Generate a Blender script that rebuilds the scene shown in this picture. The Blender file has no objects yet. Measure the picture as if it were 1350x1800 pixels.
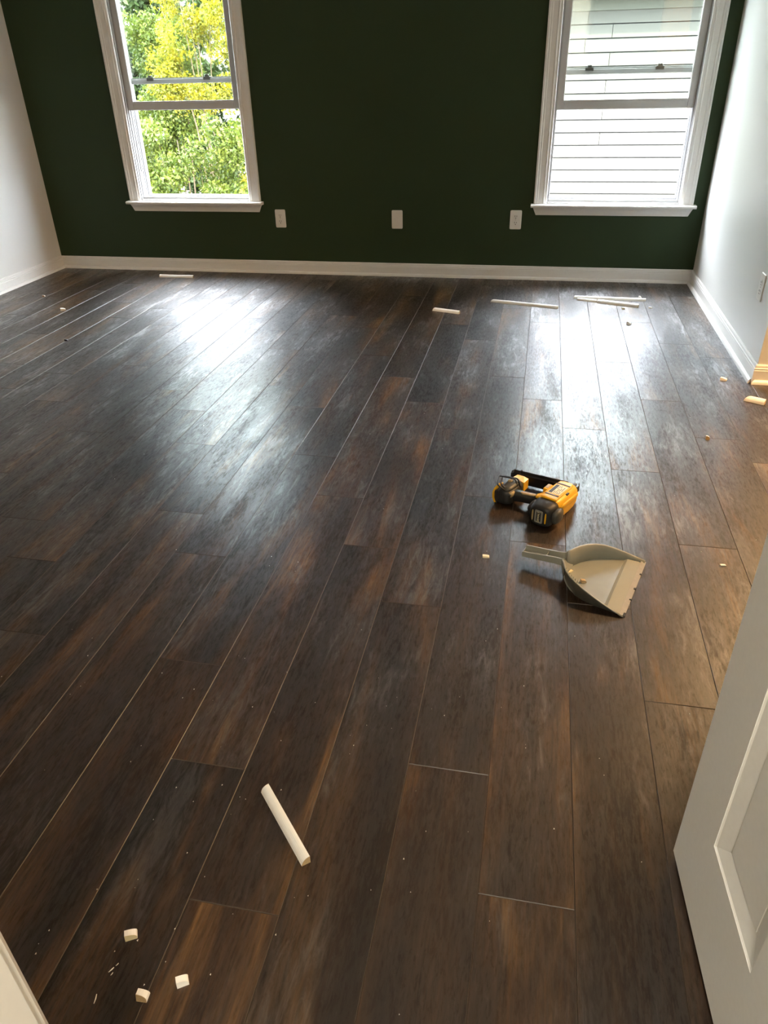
import bpy, bmesh, math, random
import numpy as np
from mathutils import Vector, Matrix

random.seed(7); rng = np.random.default_rng(7)
C = bpy.context.collection
SC = bpy.context.scene

# ------------------------------------------------------------------ camera, world, lights, exposure
cam = bpy.data.cameras.new('camera'); cam_o = bpy.data.objects.new('camera', cam); C.objects.link(cam_o)
Rm = ((0.98090721, 0.19329362, -0.02141557), (-0.08212825, 0.51154025, 0.85532539), (-0.17628387, 0.83723602, -0.51764838))
M = Matrix(((Rm[0][0], Rm[1][0], -Rm[2][0], 0.0), (Rm[0][1], Rm[1][1], -Rm[2][1], -5.485),
            (Rm[0][2], Rm[1][2], -Rm[2][2], 1.3192), (0, 0, 0, 1)))
cam_o.matrix_world = M
cam.sensor_fit = 'VERTICAL'; cam.sensor_height = 24.0; cam.sensor_width = 18.0
cam.lens = 1287.33 / 1800 * 24.0
cam.clip_start = 0.01
SC.camera = cam_o
SC.view_settings.view_transform = 'Standard'; SC.view_settings.look = 'None'
SC.view_settings.gamma = 1.0; SC.view_settings.exposure = 1.7
SC.view_settings.use_curve_mapping = False
SC.cycles.use_denoising = True
SC.cycles.max_bounces = 10; SC.cycles.diffuse_bounces = 6; SC.cycles.transparent_max_bounces = 16
SC.cycles.sample_clamp_indirect = 8.0

W = bpy.data.worlds.new('sky'); SC.world = W; W.use_nodes = True
wn = W.node_tree.nodes; wl = W.node_tree.links
bg = wn['Background']; bg.inputs['Strength'].default_value = 12.6
tcw = wn.new('ShaderNodeTexCoord'); sx = wn.new('ShaderNodeSeparateXYZ'); rmp = wn.new('ShaderNodeValToRGB')
wl.new(tcw.outputs['Generated'], sx.inputs[0]); wl.new(sx.outputs['Z'], rmp.inputs[0]); wl.new(rmp.outputs[0], bg.inputs[0])
e0, e1 = rmp.color_ramp.elements; e2 = rmp.color_ramp.elements.new(0.34)
e0.position = 0.0; e0.color = (0.45, 0.48, 0.54, 1); e2.color = (0.66, 0.74, 0.88, 1)
rmp.color_ramp.elements[-1].position = 0.62; rmp.color_ramp.elements[-1].color = (0.93, 0.98, 1.06, 1)

sun = bpy.data.lights.new('sun', 'SUN'); sun.energy = 7.0; sun.angle = 0.03; sun.color = (1.0, 0.93, 0.78)
sun_o = bpy.data.objects.new('sun', sun); C.objects.link(sun_o); sun_o.location = (6, -20, 18)
sun_o.rotation_euler = Vector((-0.45, 0.62, -0.62)).to_track_quat('-Z', 'Y').to_euler()

HALL_LAMP = 14.0      # watts, warm lamp on the hall ceiling behind the camera
SIDE_LAMP = 32.0      # watts, warm lamp on the ceiling of the recess at the right

# ------------------------------------------------------------------ materials
def mat(name, color, rough=0.5, metal=0.0, spec=0.5, trans=None):
    m = bpy.data.materials.new(name); m.use_nodes = True
    b = m.node_tree.nodes['Principled BSDF']
    b.inputs['Base Color'].default_value = (*color, 1); b.inputs['Roughness'].default_value = rough
    b.inputs['Metallic'].default_value = metal; b.inputs['Specular IOR Level'].default_value = spec
    return m

def noisy(m, scale=30, amount=0.15, bump=0.05, dist=0.002, rscale=None, stretch=None):
    """procedural colour variation and fine relief on a principled material"""
    nt = m.node_tree; b = nt.nodes['Principled BSDF']; N = nt.nodes; L = nt.links
    tc = N.new('ShaderNodeTexCoord'); mp = N.new('ShaderNodeMapping')
    L.new(tc.outputs['Object'], mp.inputs[0])
    if stretch: mp.inputs['Scale'].default_value = stretch
    n = N.new('ShaderNodeTexNoise'); n.inputs['Scale'].default_value = scale; n.inputs['Detail'].default_value = 4
    L.new(mp.outputs[0], n.inputs['Vector'])
    col = b.inputs['Base Color'].default_value[:]
    mx = N.new('ShaderNodeMix'); mx.data_type = 'RGBA'
    mx.inputs[6].default_value = tuple(c * (1 - amount) for c in col[:3]) + (1,)
    mx.inputs[7].default_value = tuple(min(1, c * (1 + amount)) for c in col[:3]) + (1,)
    L.new(n.outputs['Fac'], mx.inputs[0]); L.new(mx.outputs[2], b.inputs['Base Color'])
    if bump:
        bp = N.new('ShaderNodeBump'); bp.inputs['Strength'].default_value = bump; bp.inputs['Distance'].default_value = dist
        L.new(n.outputs['Fac'], bp.inputs['Height']); L.new(bp.outputs[0], b.inputs['Normal'])
    return m

GREEN = noisy(mat('dark green wall paint', (0.026, 0.048, 0.017), 0.68, 0.0, 0.35), 220, 0.06, 0.25, 0.001)
WHITEWALL = noisy(mat('off white wall paint', (0.74, 0.74, 0.70), 0.42, 0.0, 0.4), 180, 0.03, 0.2, 0.001)
BLOCKER = noisy(mat('taupe blocker paint', (0.22, 0.19, 0.155), 0.6), 180, 0.03, 0.2, 0.001)  # kept dark so the added wall throws back less lamplight
CEILM = noisy(mat('white ceiling paint', (0.82, 0.82, 0.80), 0.8), 150, 0.03, 0.2, 0.001)
TRIM = noisy(mat('white trim paint', (0.80, 0.79, 0.75), 0.35), 60, 0.03, 0.05, 0.0005)
VINYL = noisy(mat('white window vinyl', (0.55, 0.55, 0.54), 0.35), 40, 0.02, 0.02, 0.0005)
DIM_VINYL = noisy(mat('light grey vinyl toned down for glare', (0.36, 0.36, 0.36), 0.4), 40, 0.02, 0.0)  # darker copy of the window vinyl, counters overexposure from skylight
DOORM = noisy(mat('off white door paint', (0.90, 0.90, 0.86), 0.45), 90, 0.04, 0.12, 0.0006)
PLATE = noisy(mat('white outlet plastic', (0.82, 0.81, 0.76), 0.3), 60, 0.02, 0.0)
SLOT = mat('dark outlet slot', (0.02, 0.02, 0.02), 0.6)
MDF = noisy(mat('tan fibreboard', (0.46, 0.33, 0.17), 0.85), 400, 0.25, 0.3, 0.0005)
PRIMED = noisy(mat('primed white moulding', (0.91, 0.90, 0.84), 0.5), 70, 0.05, 0.05, 0.0004)
SUB = mat('dark subfloor', (0.02, 0.015, 0.01), 0.9)
BRASS = mat('brushed nickel', (0.55, 0.53, 0.5), 0.3, 1.0)
YEL = noisy(mat('yellow tool plastic', (0.78, 0.42, 0.012), 0.38), 150, 0.06, 0.1, 0.0004)
BLK = noisy(mat('black tool plastic', (0.012, 0.012, 0.012), 0.35), 200, 0.2, 0.15, 0.0004)
RUB = noisy(mat('dark grey rubber', (0.012, 0.0125, 0.012), 0.5), 200, 0.2, 0.2, 0.0004)
GRY = noisy(mat('grey tool plastic', (0.05, 0.05, 0.043), 0.4), 150, 0.15, 0.1, 0.0004)
MAG = noisy(mat('black anodised metal', (0.012, 0.012, 0.014), 0.28, 0.4), 100, 0.2, 0.0)
TAN = noisy(mat('worn tan grip plastic', (0.36, 0.27, 0.13), 0.45), 120, 0.2, 0.1, 0.0004)
LABEL = mat('cream label', (0.75, 0.66, 0.4), 0.5)
INK = mat('black label ink', (0.015, 0.015, 0.015), 0.5)
LABELG = mat('grey label frame', (0.22, 0.21, 0.18), 0.5)
PAN = noisy(mat('taupe dustpan plastic', (0.265, 0.268, 0.222), 0.34), 25, 0.08, 0.06, 0.0005)
PANW = noisy(mat('scuffed grey pan lip', (0.30, 0.285, 0.255), 0.6), 60, 0.2, 0.1, 0.0005)
SIDING = noisy(mat('cream painted siding', (0.054, 0.052, 0.041), 0.7), 4, 0.05, 0.1, 0.002, stretch=(1, 1, 12))
LAP_SHADE = mat('dark lap shadow backing', (0.016, 0.016, 0.016), 0.9)  # dark tone stands in for the shadow under the siding laps
EAVE = noisy(mat('painted eave wood', (0.06, 0.062, 0.046), 0.7), 8, 0.05, 0.0)
ROOFM = noisy(mat('grey roof shingle', (0.035, 0.036, 0.036), 0.9), 30, 0.3, 0.2, 0.01)
BARK = noisy(mat('tan bark', (0.09, 0.065, 0.035), 0.9), 20, 0.3, 0.2, 0.005)
GROUND = noisy(mat('pale gravel ground', (0.12, 0.10, 0.08), 0.9), 6, 0.35, 0.3, 0.01)

def leaf_mat(name, c1, c2):
    m = bpy.data.materials.new(name); m.use_nodes = True; nt = m.node_tree; N = nt.nodes; L = nt.links
    b = N['Principled BSDF']; b.inputs['Roughness'].default_value = 0.5; b.inputs['Specular IOR Level'].default_value = 0.25
    tc = N.new('ShaderNodeTexCoord'); n = N.new('ShaderNodeTexNoise'); n.inputs['Scale'].default_value = 9; n.inputs['Detail'].default_value = 3
    r = N.new('ShaderNodeValToRGB'); r.color_ramp.elements[0].position = .35; r.color_ramp.elements[1].position = .65
    r.color_ramp.elements[0].color = (*c1, 1); r.color_ramp.elements[1].color = (*c2, 1)
    L.new(tc.outputs['Object'], n.inputs['Vector']); L.new(n.outputs['Fac'], r.inputs[0]); L.new(r.outputs[0], b.inputs['Base Color'])
    tr = N.new('ShaderNodeBsdfTranslucent'); L.new(r.outputs[0], tr.inputs[0])
    ms = N.new('ShaderNodeMixShader'); ms.inputs[0].default_value = 0.35
    L.new(b.outputs[0], ms.inputs[1]); L.new(tr.outputs[0], ms.inputs[2]); L.new(ms.outputs[0], N['Material Output'].inputs[0])
    return m
LEAF_Y = leaf_mat('yellow green leaves', (0.085, 0.105, 0.012), (0.25, 0.205, 0.006))
LEAF_G = leaf_mat('mid green leaves', (0.036, 0.062, 0.008), (0.085, 0.105, 0.012))
LEAF_D = leaf_mat('deep green leaves', (0.024, 0.046, 0.014), (0.045, 0.07, 0.018))

def glass_mat():
    m = bpy.data.materials.new('window glass'); m.use_nodes = True; N = m.node_tree.nodes; L = m.node_tree.links
    N.remove(N['Principled BSDF'])
    t = N.new('ShaderNodeBsdfTransparent'); t.inputs[0].default_value = (0.953, 0.975, 0.953, 1)
    g = N.new('ShaderNodeBsdfGlossy'); g.inputs['Roughness'].default_value = 0.02
    f = N.new('ShaderNodeFresnel'); ge = N.new('ShaderNodeNewGeometry'); mr = N.new('ShaderNodeMapRange')
    mr.inputs[3].default_value = 1.5; mr.inputs[4].default_value = 1 / 1.5      # both faces of the thin pane reflect alike
    L.new(ge.outputs['Backfacing'], mr.inputs[0]); L.new(mr.outputs[0], f.inputs[0])
    ms = N.new('ShaderNodeMixShader'); L.new(f.outputs[0], ms.inputs[0]); L.new(t.outputs[0], ms.inputs[1]); L.new(g.outputs[0], ms.inputs[2])
    L.new(ms.outputs[0], N['Material Output'].inputs[0]); return m
GLASS = glass_mat()

BROAD, NARROW = 0.47, 0.57      # weights of the broad haze and of the satin reflection
def plank_mat():
    m = bpy.data.materials.new('dark hand scraped laminate'); m.use_nodes = True; nt = m.node_tree; N = nt.nodes; L = nt.links
    b = N['Principled BSDF']
    tc = N.new('ShaderNodeTexCoord'); oi = N.new('ShaderNodeObjectInfo')
    cmb = N.new('ShaderNodeVectorMath'); cmb.operation = 'SCALE'; cmb.inputs[3].default_value = 37.0
    rc = N.new('ShaderNodeCombineXYZ'); L.new(oi.outputs['Random'], rc.inputs[0]); L.new(oi.outputs['Random'], rc.inputs[1])
    L.new(rc.outputs[0], cmb.inputs[0])
    add = N.new('ShaderNodeVectorMath'); L.new(tc.outputs['Object'], add.inputs[0]); L.new(cmb.outputs[0], add.inputs[1])
    def mapped(s):
        mp = N.new('ShaderNodeMapping'); mp.inputs['Scale'].default_value = s; L.new(add.outputs[0], mp.inputs[0]); return mp.outputs[0]
    def noise(vec, sc, det=4, rough=0.55, dist=0.0):
        n = N.new('ShaderNodeTexNoise'); n.inputs['Scale'].default_value = sc; n.inputs['Detail'].default_value = det
        n.inputs['Roughness'].default_value = rough; n.inputs['Distortion'].default_value = dist; L.new(vec, n.inputs['Vector']); return n.outputs['Fac']
    def ramp(v, stops):
        r = N.new('ShaderNodeValToRGB'); e = r.color_ramp.elements
        while len(e) < len(stops): e.new(0.5)
        for el, (p, c) in zip(e, stops): el.position = p; el.color = (*c, 1) if len(c) == 3 else c
        L.new(v, r.inputs[0]); return r.outputs[0]
    def mix(f, a, c, blend='MIX'):
        x = N.new('ShaderNodeMix'); x.data_type = 'RGBA'; x.blend_type = blend
        if isinstance(f, float): x.inputs[0].default_value = f
        else: L.new(f, x.inputs[0])
        for i, v in ((6, a), (7, c)):
            if isinstance(v, tuple): x.inputs[i].default_value = v
            else: L.new(v, x.inputs[i])
        return x.outputs[2]
    def math_(op, a, c, d=None):
        x = N.new('ShaderNodeMath'); x.operation = op
        for i, v in enumerate((a, c, d)):
            if v is None: continue
            if isinstance(v, (int, float)): x.inputs[i].default_value = v
            else: L.new(v, x.inputs[i])
        return x.outputs[0]
    g3 = lambda v: (v, v, v)
    v_long = mapped((9.0, 1.3, 1)); v_mid = mapped((30.0, 3.0, 1)); v_fine = mapped((170.0, 9.0, 1))
    tone = noise(v_long, 1.0, 3, 0.55, 0.6)
    base = ramp(tone, [(0.28, (0.010, 0.0070, 0.0058)), (0.45, (0.021, 0.0118, 0.0066)), (0.54, (0.031, 0.0155, 0.0068)), (0.62, (0.072, 0.038, 0.0145)), (0.72, (0.125, 0.068, 0.024))])
    streak = noise(v_mid, 1.0, 5, 0.6, 0.8)
    base = mix(ramp(streak, [(0.40, g3(0.0)), (0.68, g3(0.55))]), base, (0.013, 0.0095, 0.008, 1))
    fine = noise(v_fine, 1.0, 4, 0.6, 0.3)
    base = mix(0.85, base, ramp(fine, [(0.32, g3(0.30)), (0.66, g3(1.25))]), 'MULTIPLY')
    # whole plank tone
    br = math_('MULTIPLY_ADD', oi.outputs['Random'], 0.85, 0.72)
    base = mix(1.0, base, N.new('ShaderNodeCombineColor').outputs[0], 'MULTIPLY')
    cc = N[-1] if False else [n for n in N if n.bl_idname == 'ShaderNodeCombineColor'][-1]
    for i in range(3): L.new(br, cc.inputs[i])
    # sheen: satin coat broken by small matt scraped patches
    v_p = mapped((110.0, 22.0, 1)); pat = noise(v_p, 1.0, 6, 0.72, 0.35)
    v_q = mapped((10.0, 1.9, 1)); zone = noise(v_q, 1.0, 3, 0.5, 0.5)
    pz = math_('ADD', pat, math_('MULTIPLY_ADD', zone, 0.7, -0.35))
    spec = ramp(pz, [(0.32, g3(0.36)), (0.41, g3(0.62)), (0.48, g3(0.96)), (0.62, g3(1.06)), (0.72, g3(1.5))])
    fleck = noise(mapped((140.0, 30.0, 1)), 1.0, 5, 0.7, 0.5)
    spec = math_('MULTIPLY', spec, ramp(math_('ADD', fleck, math_('MULTIPLY_ADD', streak, 0.3, -0.15)), [(0.37, g3(0.50)), (0.46, g3(0.97)), (0.60, g3(1.06))]))
    fr = N.new('ShaderNodeFresnel'); fr.inputs[0].default_value = 1.85
    h = math_('ADD', math_('MULTIPLY', pat, 0.25), math_('MULTIPLY', fine, 0.5))
    bp = N.new('ShaderNodeBump'); bp.inputs['Strength'].default_value = 0.12; bp.inputs['Distance'].default_value = 0.0012
    L.new(h, bp.inputs['Height'])
    N.remove(b); df = N.new('ShaderNodeBsdfDiffuse'); L.new(base, df.inputs[0]); L.new(bp.outputs[0], df.inputs['Normal'])
    g1 = N.new('ShaderNodeBsdfGlossy'); g1.distribution = 'BECKMANN'; g1.inputs['Roughness'].default_value = 0.60
    g2 = N.new('ShaderNodeBsdfGlossy'); g2.distribution = 'BECKMANN'
    rg = ramp(pz, [(0.36, g3(0.36)), (0.60, g3(0.29))]); L.new(rg, g2.inputs['Roughness'])
    for g in (g1, g2): L.new(bp.outputs[0], g.inputs['Normal'])
    gm = N.new('ShaderNodeMixShader'); smear = noise(mapped((48.0, 9.0, 1)), 1.0, 6, 0.72, 0.8)
    smz = math_('ADD', smear, math_('MULTIPLY_ADD', noise(mapped((6.0, 2.2, 1)), 1.0, 2, 0.5, 0.3), 0.8, -0.4))
    haze = ramp(smz, [(0.40, g3(0.75)), (0.56, g3(0.95)), (0.63, g3(1.35)), (0.74, g3(2.4))])
    L.new(math_('MULTIPLY', math_('MULTIPLY', fr.outputs[0], haze), BROAD), gm.inputs[0]); L.new(df.outputs[0], gm.inputs[1]); L.new(g1.outputs[0], gm.inputs[2])
    ms = N.new('ShaderNodeMixShader'); L.new(math_('MULTIPLY', math_('MULTIPLY', fr.outputs[0], spec), NARROW), ms.inputs[0]); L.new(gm.outputs[0], ms.inputs[1]); L.new(g2.outputs[0], ms.inputs[2])
    L.new(ms.outputs[0], N['Material Output'].inputs[0])
    return m
PLANK = plank_mat()
PLANKEDGE = noisy(mat('pale bevelled plank edge', (0.07, 0.051, 0.037), 0.36), 60, 0.2, 0.0)  # bevels paler than most plank faces

# ------------------------------------------------------------------ mesh helpers
def new_obj(name, me, parent=None):
    o = bpy.data.objects.new(name, me); C.objects.link(o)
    if parent is not None: o.parent = parent
    return o

class MB:
    """collects shapes in one mesh; materials by slot"""
    def __init__(s): s.bm = bmesh.new(); s.mats = []
    def mi(s, m):
        if m not in s.mats: s.mats.append(m)
        return s.mats.index(m)
    def _faces(s, verts, faces, m, smooth=False):
        vs = [s.bm.verts.new(v) for v in verts]; i = s.mi(m)
        for f in faces:
            try: fc = s.bm.faces.new([vs[k] for k in f])
            except ValueError: continue
            fc.material_index = i; fc.smooth = smooth
        return vs
    def box(s, a, b, m, T=None):
        (x0, y0, z0), (x1, y1, z1) = a, b
        v = [(x0, y0, z0), (x1, y0, z0), (x1, y1, z0), (x0, y1, z0), (x0, y0, z1), (x1, y0, z1), (x1, y1, z1), (x0, y1, z1)]
        if T is not None: v = [T @ Vector(q) for q in v]
        return s._faces(v, [(0, 3, 2, 1), (4, 5, 6, 7), (0, 1, 5, 4), (1, 2, 6, 5), (2, 3, 7, 6), (3, 0, 4, 7)], m)
    def bbox(s, a, b, m, r=0.003, seg=2, T=None):
        """box with rounded edges"""
        t = bmesh.new(); bmesh.ops.create_cube(t, size=1.0)
        for v in t.verts:
            v.co = Vector([(a[i] + b[i]) / 2 + v.co[i] * (b[i] - a[i]) for i in range(3)])
        bmesh.ops.bevel(t, geom=t.edges[:], offset=r, segments=seg, affect='EDGES', profile=0.5)
        t.verts.index_update()
        s._faces([(T @ v.co if T is not None else v.co.copy()) for v in t.verts], [[v.index for v in f.verts] for f in t.faces], m, False); t.free()
    def loft(s, rings, m, cap=True, smooth=True):
        n = len(rings[0]); v = [q for r in rings for q in r]; f = []
        for i in range(len(rings) - 1):
            for j in range(n):
                f.append((i * n + j, i * n + (j + 1) % n, (i + 1) * n + (j + 1) % n, (i + 1) * n + j))
        if cap: f.append(tuple(range(n))[::-1]); f.append(tuple((len(rings) - 1) * n + j for j in range(n)))
        s._faces(v, f, m, smooth)
    def tube(s, pts, r, m, seg=8):
        pts = [Vector(p) for p in pts]; rings = []
        up = Vector((0, 0, 1))
        for i, p in enumerate(pts):
            d = (pts[min(i + 1, len(pts) - 1)] - pts[max(i - 1, 0)]).normalized()
            a = d.cross(up)
            if a.length < 1e-3: a = d.cross(Vector((1, 0, 0)))
            a.normalize(); b = d.cross(a).normalized(); rr = r[i] if isinstance(r, (list, tuple)) else r
            rings.append([p + a * math.cos(2 * math.pi * k / seg) * rr + b * math.sin(2 * math.pi * k / seg) * rr for k in range(seg)])
        s.loft(rings, m)
    def prism(s, prof, p0, p1, u, v, m, cap=True, smooth=False, skew0=0.0, skew1=0.0):
        """profile (a,b) pairs swept from p0 to p1; u,v = directions of a and b; skew shifts the ends along by skew*a (mitre)"""
        p0, p1, u, v = Vector(p0), Vector(p1), Vector(u), Vector(v); d = (p1 - p0).normalized()
        s.loft([[p0 + u * a + v * b + d * (skew0 * a) for a, b in prof], [p1 + u * a + v * b + d * (skew1 * a) for a, b in prof]], m, cap, smooth)
    def done(s, name, parent=None, T=None):
        bmesh.ops.recalc_face_normals(s.bm, faces=s.bm.faces[:])
        me = bpy.data.meshes.new(name)
        if T is not None: s.bm.transform(T)
        s.bm.to_mesh(me); s.bm.free()
        for m in s.mats: me.materials.append(m)
        return new_obj(name, me, parent)

def rebase(o, loc):
    """put the object's origin at loc without moving its mesh"""
    loc = Vector(loc); o.data.transform(Matrix.Translation(-loc)); o.location = loc; return o
def structure(o): o['kind'] = 'structure'; return o
def tag(o, label, cat, group=None):
    o['label'] = label; o['category'] = cat
    if group: o['group'] = group
    return o
def empty(name, loc, label=None, cat=None, group=None, rot=0.0):
    o = bpy.data.objects.new(name, None); C.objects.link(o); o.location = loc; o.rotation_euler[2] = rot; o.empty_display_size = 0.05
    if label: tag(o, label, cat, group)
    return o
def sring(c, ex, ey, hx, hy, n=24, p=3.0):
    """superellipse ring around c in the plane ex, ey"""
    c, ex, ey = Vector(c), Vector(ex), Vector(ey); out = []
    for k in range(n):
        t = 2 * math.pi * (k + .5) / n; ct, st = math.cos(t), math.sin(t)
        out.append(c + ex * (hx * math.copysign(abs(ct) ** (2 / p), ct)) + ey * (hy * math.copysign(abs(st) ** (2 / p), st)))
    return out

# ------------------------------------------------------------------ room shell
XL, XR, YA, YF, H = -3.752, 1.062, -1.90, -5.25, 2.44   # left wall, right wall, end of right wall, entry wall, ceiling
XE, YH = 2.4, -6.7                                      # far wall of the recess at the right, hall end
DX0, DX1 = -0.352, 0.435                                # doorway the photograph is taken from
W1, W2, WW = -3.051, -0.053, 1.035                      # outer left edge of each window's casing, width
ZS, ZT = 0.487, 2.06                                    # underside of sill board, head
TW = 0.14

b = MB(); b.box((XL - .15, YH - .1, -0.15), (XE + .15, 0.12, -0.012), SUB)
floor = structure(b.done('floor'))
b = MB(); b.box((XL - .15, YH - .1, H), (XE + .15, TW, H + .15), CEILM); structure(b.done('ceiling'))
holes = [(W1 + .09, W1 + WW - .088), (W2 + .09, W2 + WW - .088)]
b = MB(); xs = [XL - .15, holes[0][0], holes[0][1], holes[1][0], holes[1][1], XE + .15]
for i in (0, 2, 4): b.box((xs[i], 0, -.02), (xs[i + 1], TW, H), GREEN)
for a, c in holes: b.box((a, 0, -.02), (c, TW, ZS), GREEN); b.box((a, 0, ZT), (c, TW, H), GREEN)
structure(b.done('wall_back'))
b = MB(); b.box((XL - .15, YF - .12, -.02), (XL, 0, H), WHITEWALL); structure(b.done('wall_left'))
b = MB(); b.box((XR, YA, -.02), (XE + .15, 0, H), WHITEWALL); structure(b.done('wall_right'))
b = MB(); b.box((XE, YF - .12, -.02), (XE + .15, YA, H), WHITEWALL); structure(b.done('wall_recess'))
b = MB(); b.box((XR - .06, -3.42, -.02), (XE, -3.32, H), BLOCKER); structure(b.done('wall_added_blocker'))  # added unseen wall, keeps the recess lamp off the foreground floor
b = MB(); b.box((XL, YF - .12, -.02), (DX0 - .02, YF, H), WHITEWALL); b.box((DX1 + .02, YF - .12, -.02), (XE, YF, H), WHITEWALL)
b.box((DX0 - .02, YF - .12, 2.06), (DX1 + .02, YF, H), WHITEWALL); structure(b.done('wall_front'))
b = MB(); b.box((-1.6, YH - .1, -.02), (1.6, YH, H), WHITEWALL); b.box((-1.7, YH - .1, -.02), (-1.6, YF - .12, H), WHITEWALL)
b.box((1.6, YH - .1, -.02), (1.7, YF - .12, H), WHITEWALL); structure(b.done('wall_hall'))

# ------------------------------------------------------------------ floor planks, each its own object
PX0, PW, PL = -3.3627, 0.17643, 1.2075
OFF = {3: -.945, 5: -1.047, 6: -.188, 7: -.882, 8: -.480, 9: -1.181, 10: -.194, 11: -.524, 12: -1.051, 13: -.080, 14: -.553, 15: -.857,
       16: -1.157, 17: -.220, 18: -.778, 19: -1.049, 20: -.138, 21: -.493, 22: -.983, 23: -.156, 24: -.356}
plank_cache = {}
def plank_mesh(x0, w, l):
    key = (round(x0, 4), round(w, 4), round(l, 4))
    if key in plank_cache: return plank_cache[key]
    g, dz, bv = 0.0003, 0.0009, 0.0011
    o = [(g, g), (w - g, g), (w - g, l - g), (g, l - g)]
    i = [(g + bv, g + bv), (w - g - bv, g + bv), (w - g - bv, l - g - bv), (g + bv, l - g - bv)]
    v = [(x, y, -.012) for x, y in o] + [(x, y, -dz) for x, y in o] + [(x, y, 0) for x, y in i]
    f = [(8, 9, 10, 11)] + [(4 + k, 4 + (k + 1) % 4, 8 + (k + 1) % 4, 8 + k) for k in range(4)] + [(k, (k + 1) % 4, 4 + (k + 1) % 4, 4 + k) for k in range(4)]
    me = bpy.data.meshes.new('floor_plank'); me.from_pydata(v, [], f); me.materials.append(PLANK); me.materials.append(PLANKEDGE)
    for k, p in enumerate(me.polygons): p.material_index = 0 if k == 0 else 1
    plank_cache[key] = me; return me
def lay(k):
    x0, x1 = max(XL, PX0 + PW * k), min(XE, PX0 + PW * (k + 1))
    if x1 - x0 < .01: return
    top = YA if x0 >= XR - .03 else -0.004
    bot = YH if -1.6 <= x0 and x1 <= 1.6 and 13 <= k <= 24 else YF
    j = OFF.get(k); 
    if j is None: j = -random.uniform(0, PL)
    y = j
    cuts = [top]
    while y > bot:
        if y < top - .02: cuts.append(y)
        y -= PL
    cuts.append(bot)
    for a, c in zip(cuts, cuts[1:]):
        if a - c < .01: continue
        o = new_obj('floor_plank', plank_mesh(0, x1 - x0, a - c), floor); o.location = (x0, c, 0)
for k in range(-3, 34): lay(k)

# ------------------------------------------------------------------ baseboards with shoe moulding
BBP = [(0, 0), (.014, 0), (.014, .062), (.0115, .066), (.0125, .072), (.009, .076), (.008, .085), (.004, .0905), (0, .0905)]
QR = [(0, 0)] + [(.017 * math.cos(t), .019 * math.sin(t)) for t in [math.pi / 2 * k / 6 for k in range(7)]]
def baseboard(name, p0, p1, n, m0=0.0, m1=0.0):
    b = MB(); b.prism(BBP, p0, p1, n, (0, 0, 1), TRIM, skew0=m0, skew1=m1); o = structure(b.done(name))
    b = MB(); off = Vector(n) * .0138; b.prism(QR, Vector(p0) + off, Vector(p1) + off, n, (0, 0, 1), TRIM, smooth=False, skew0=m0, skew1=m1); b.done('shoe_molding', o)
baseboard('baseboard_back', (XL, 0, 0), (XR, 0, 0), (0, -1, 0), 1, -1)
baseboard('baseboard_left', (XL, YF, 0), (XL, 0, 0), (1, 0, 0), 0, -1)
baseboard('baseboard_right', (XR, 0, 0), (XR, YA, 0), (-1, 0, 0), 1, 1)
baseboard('baseboard_recess', (XR, YA, 0), (XE, YA, 0), (0, -1, 0), -1, 0)

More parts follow.
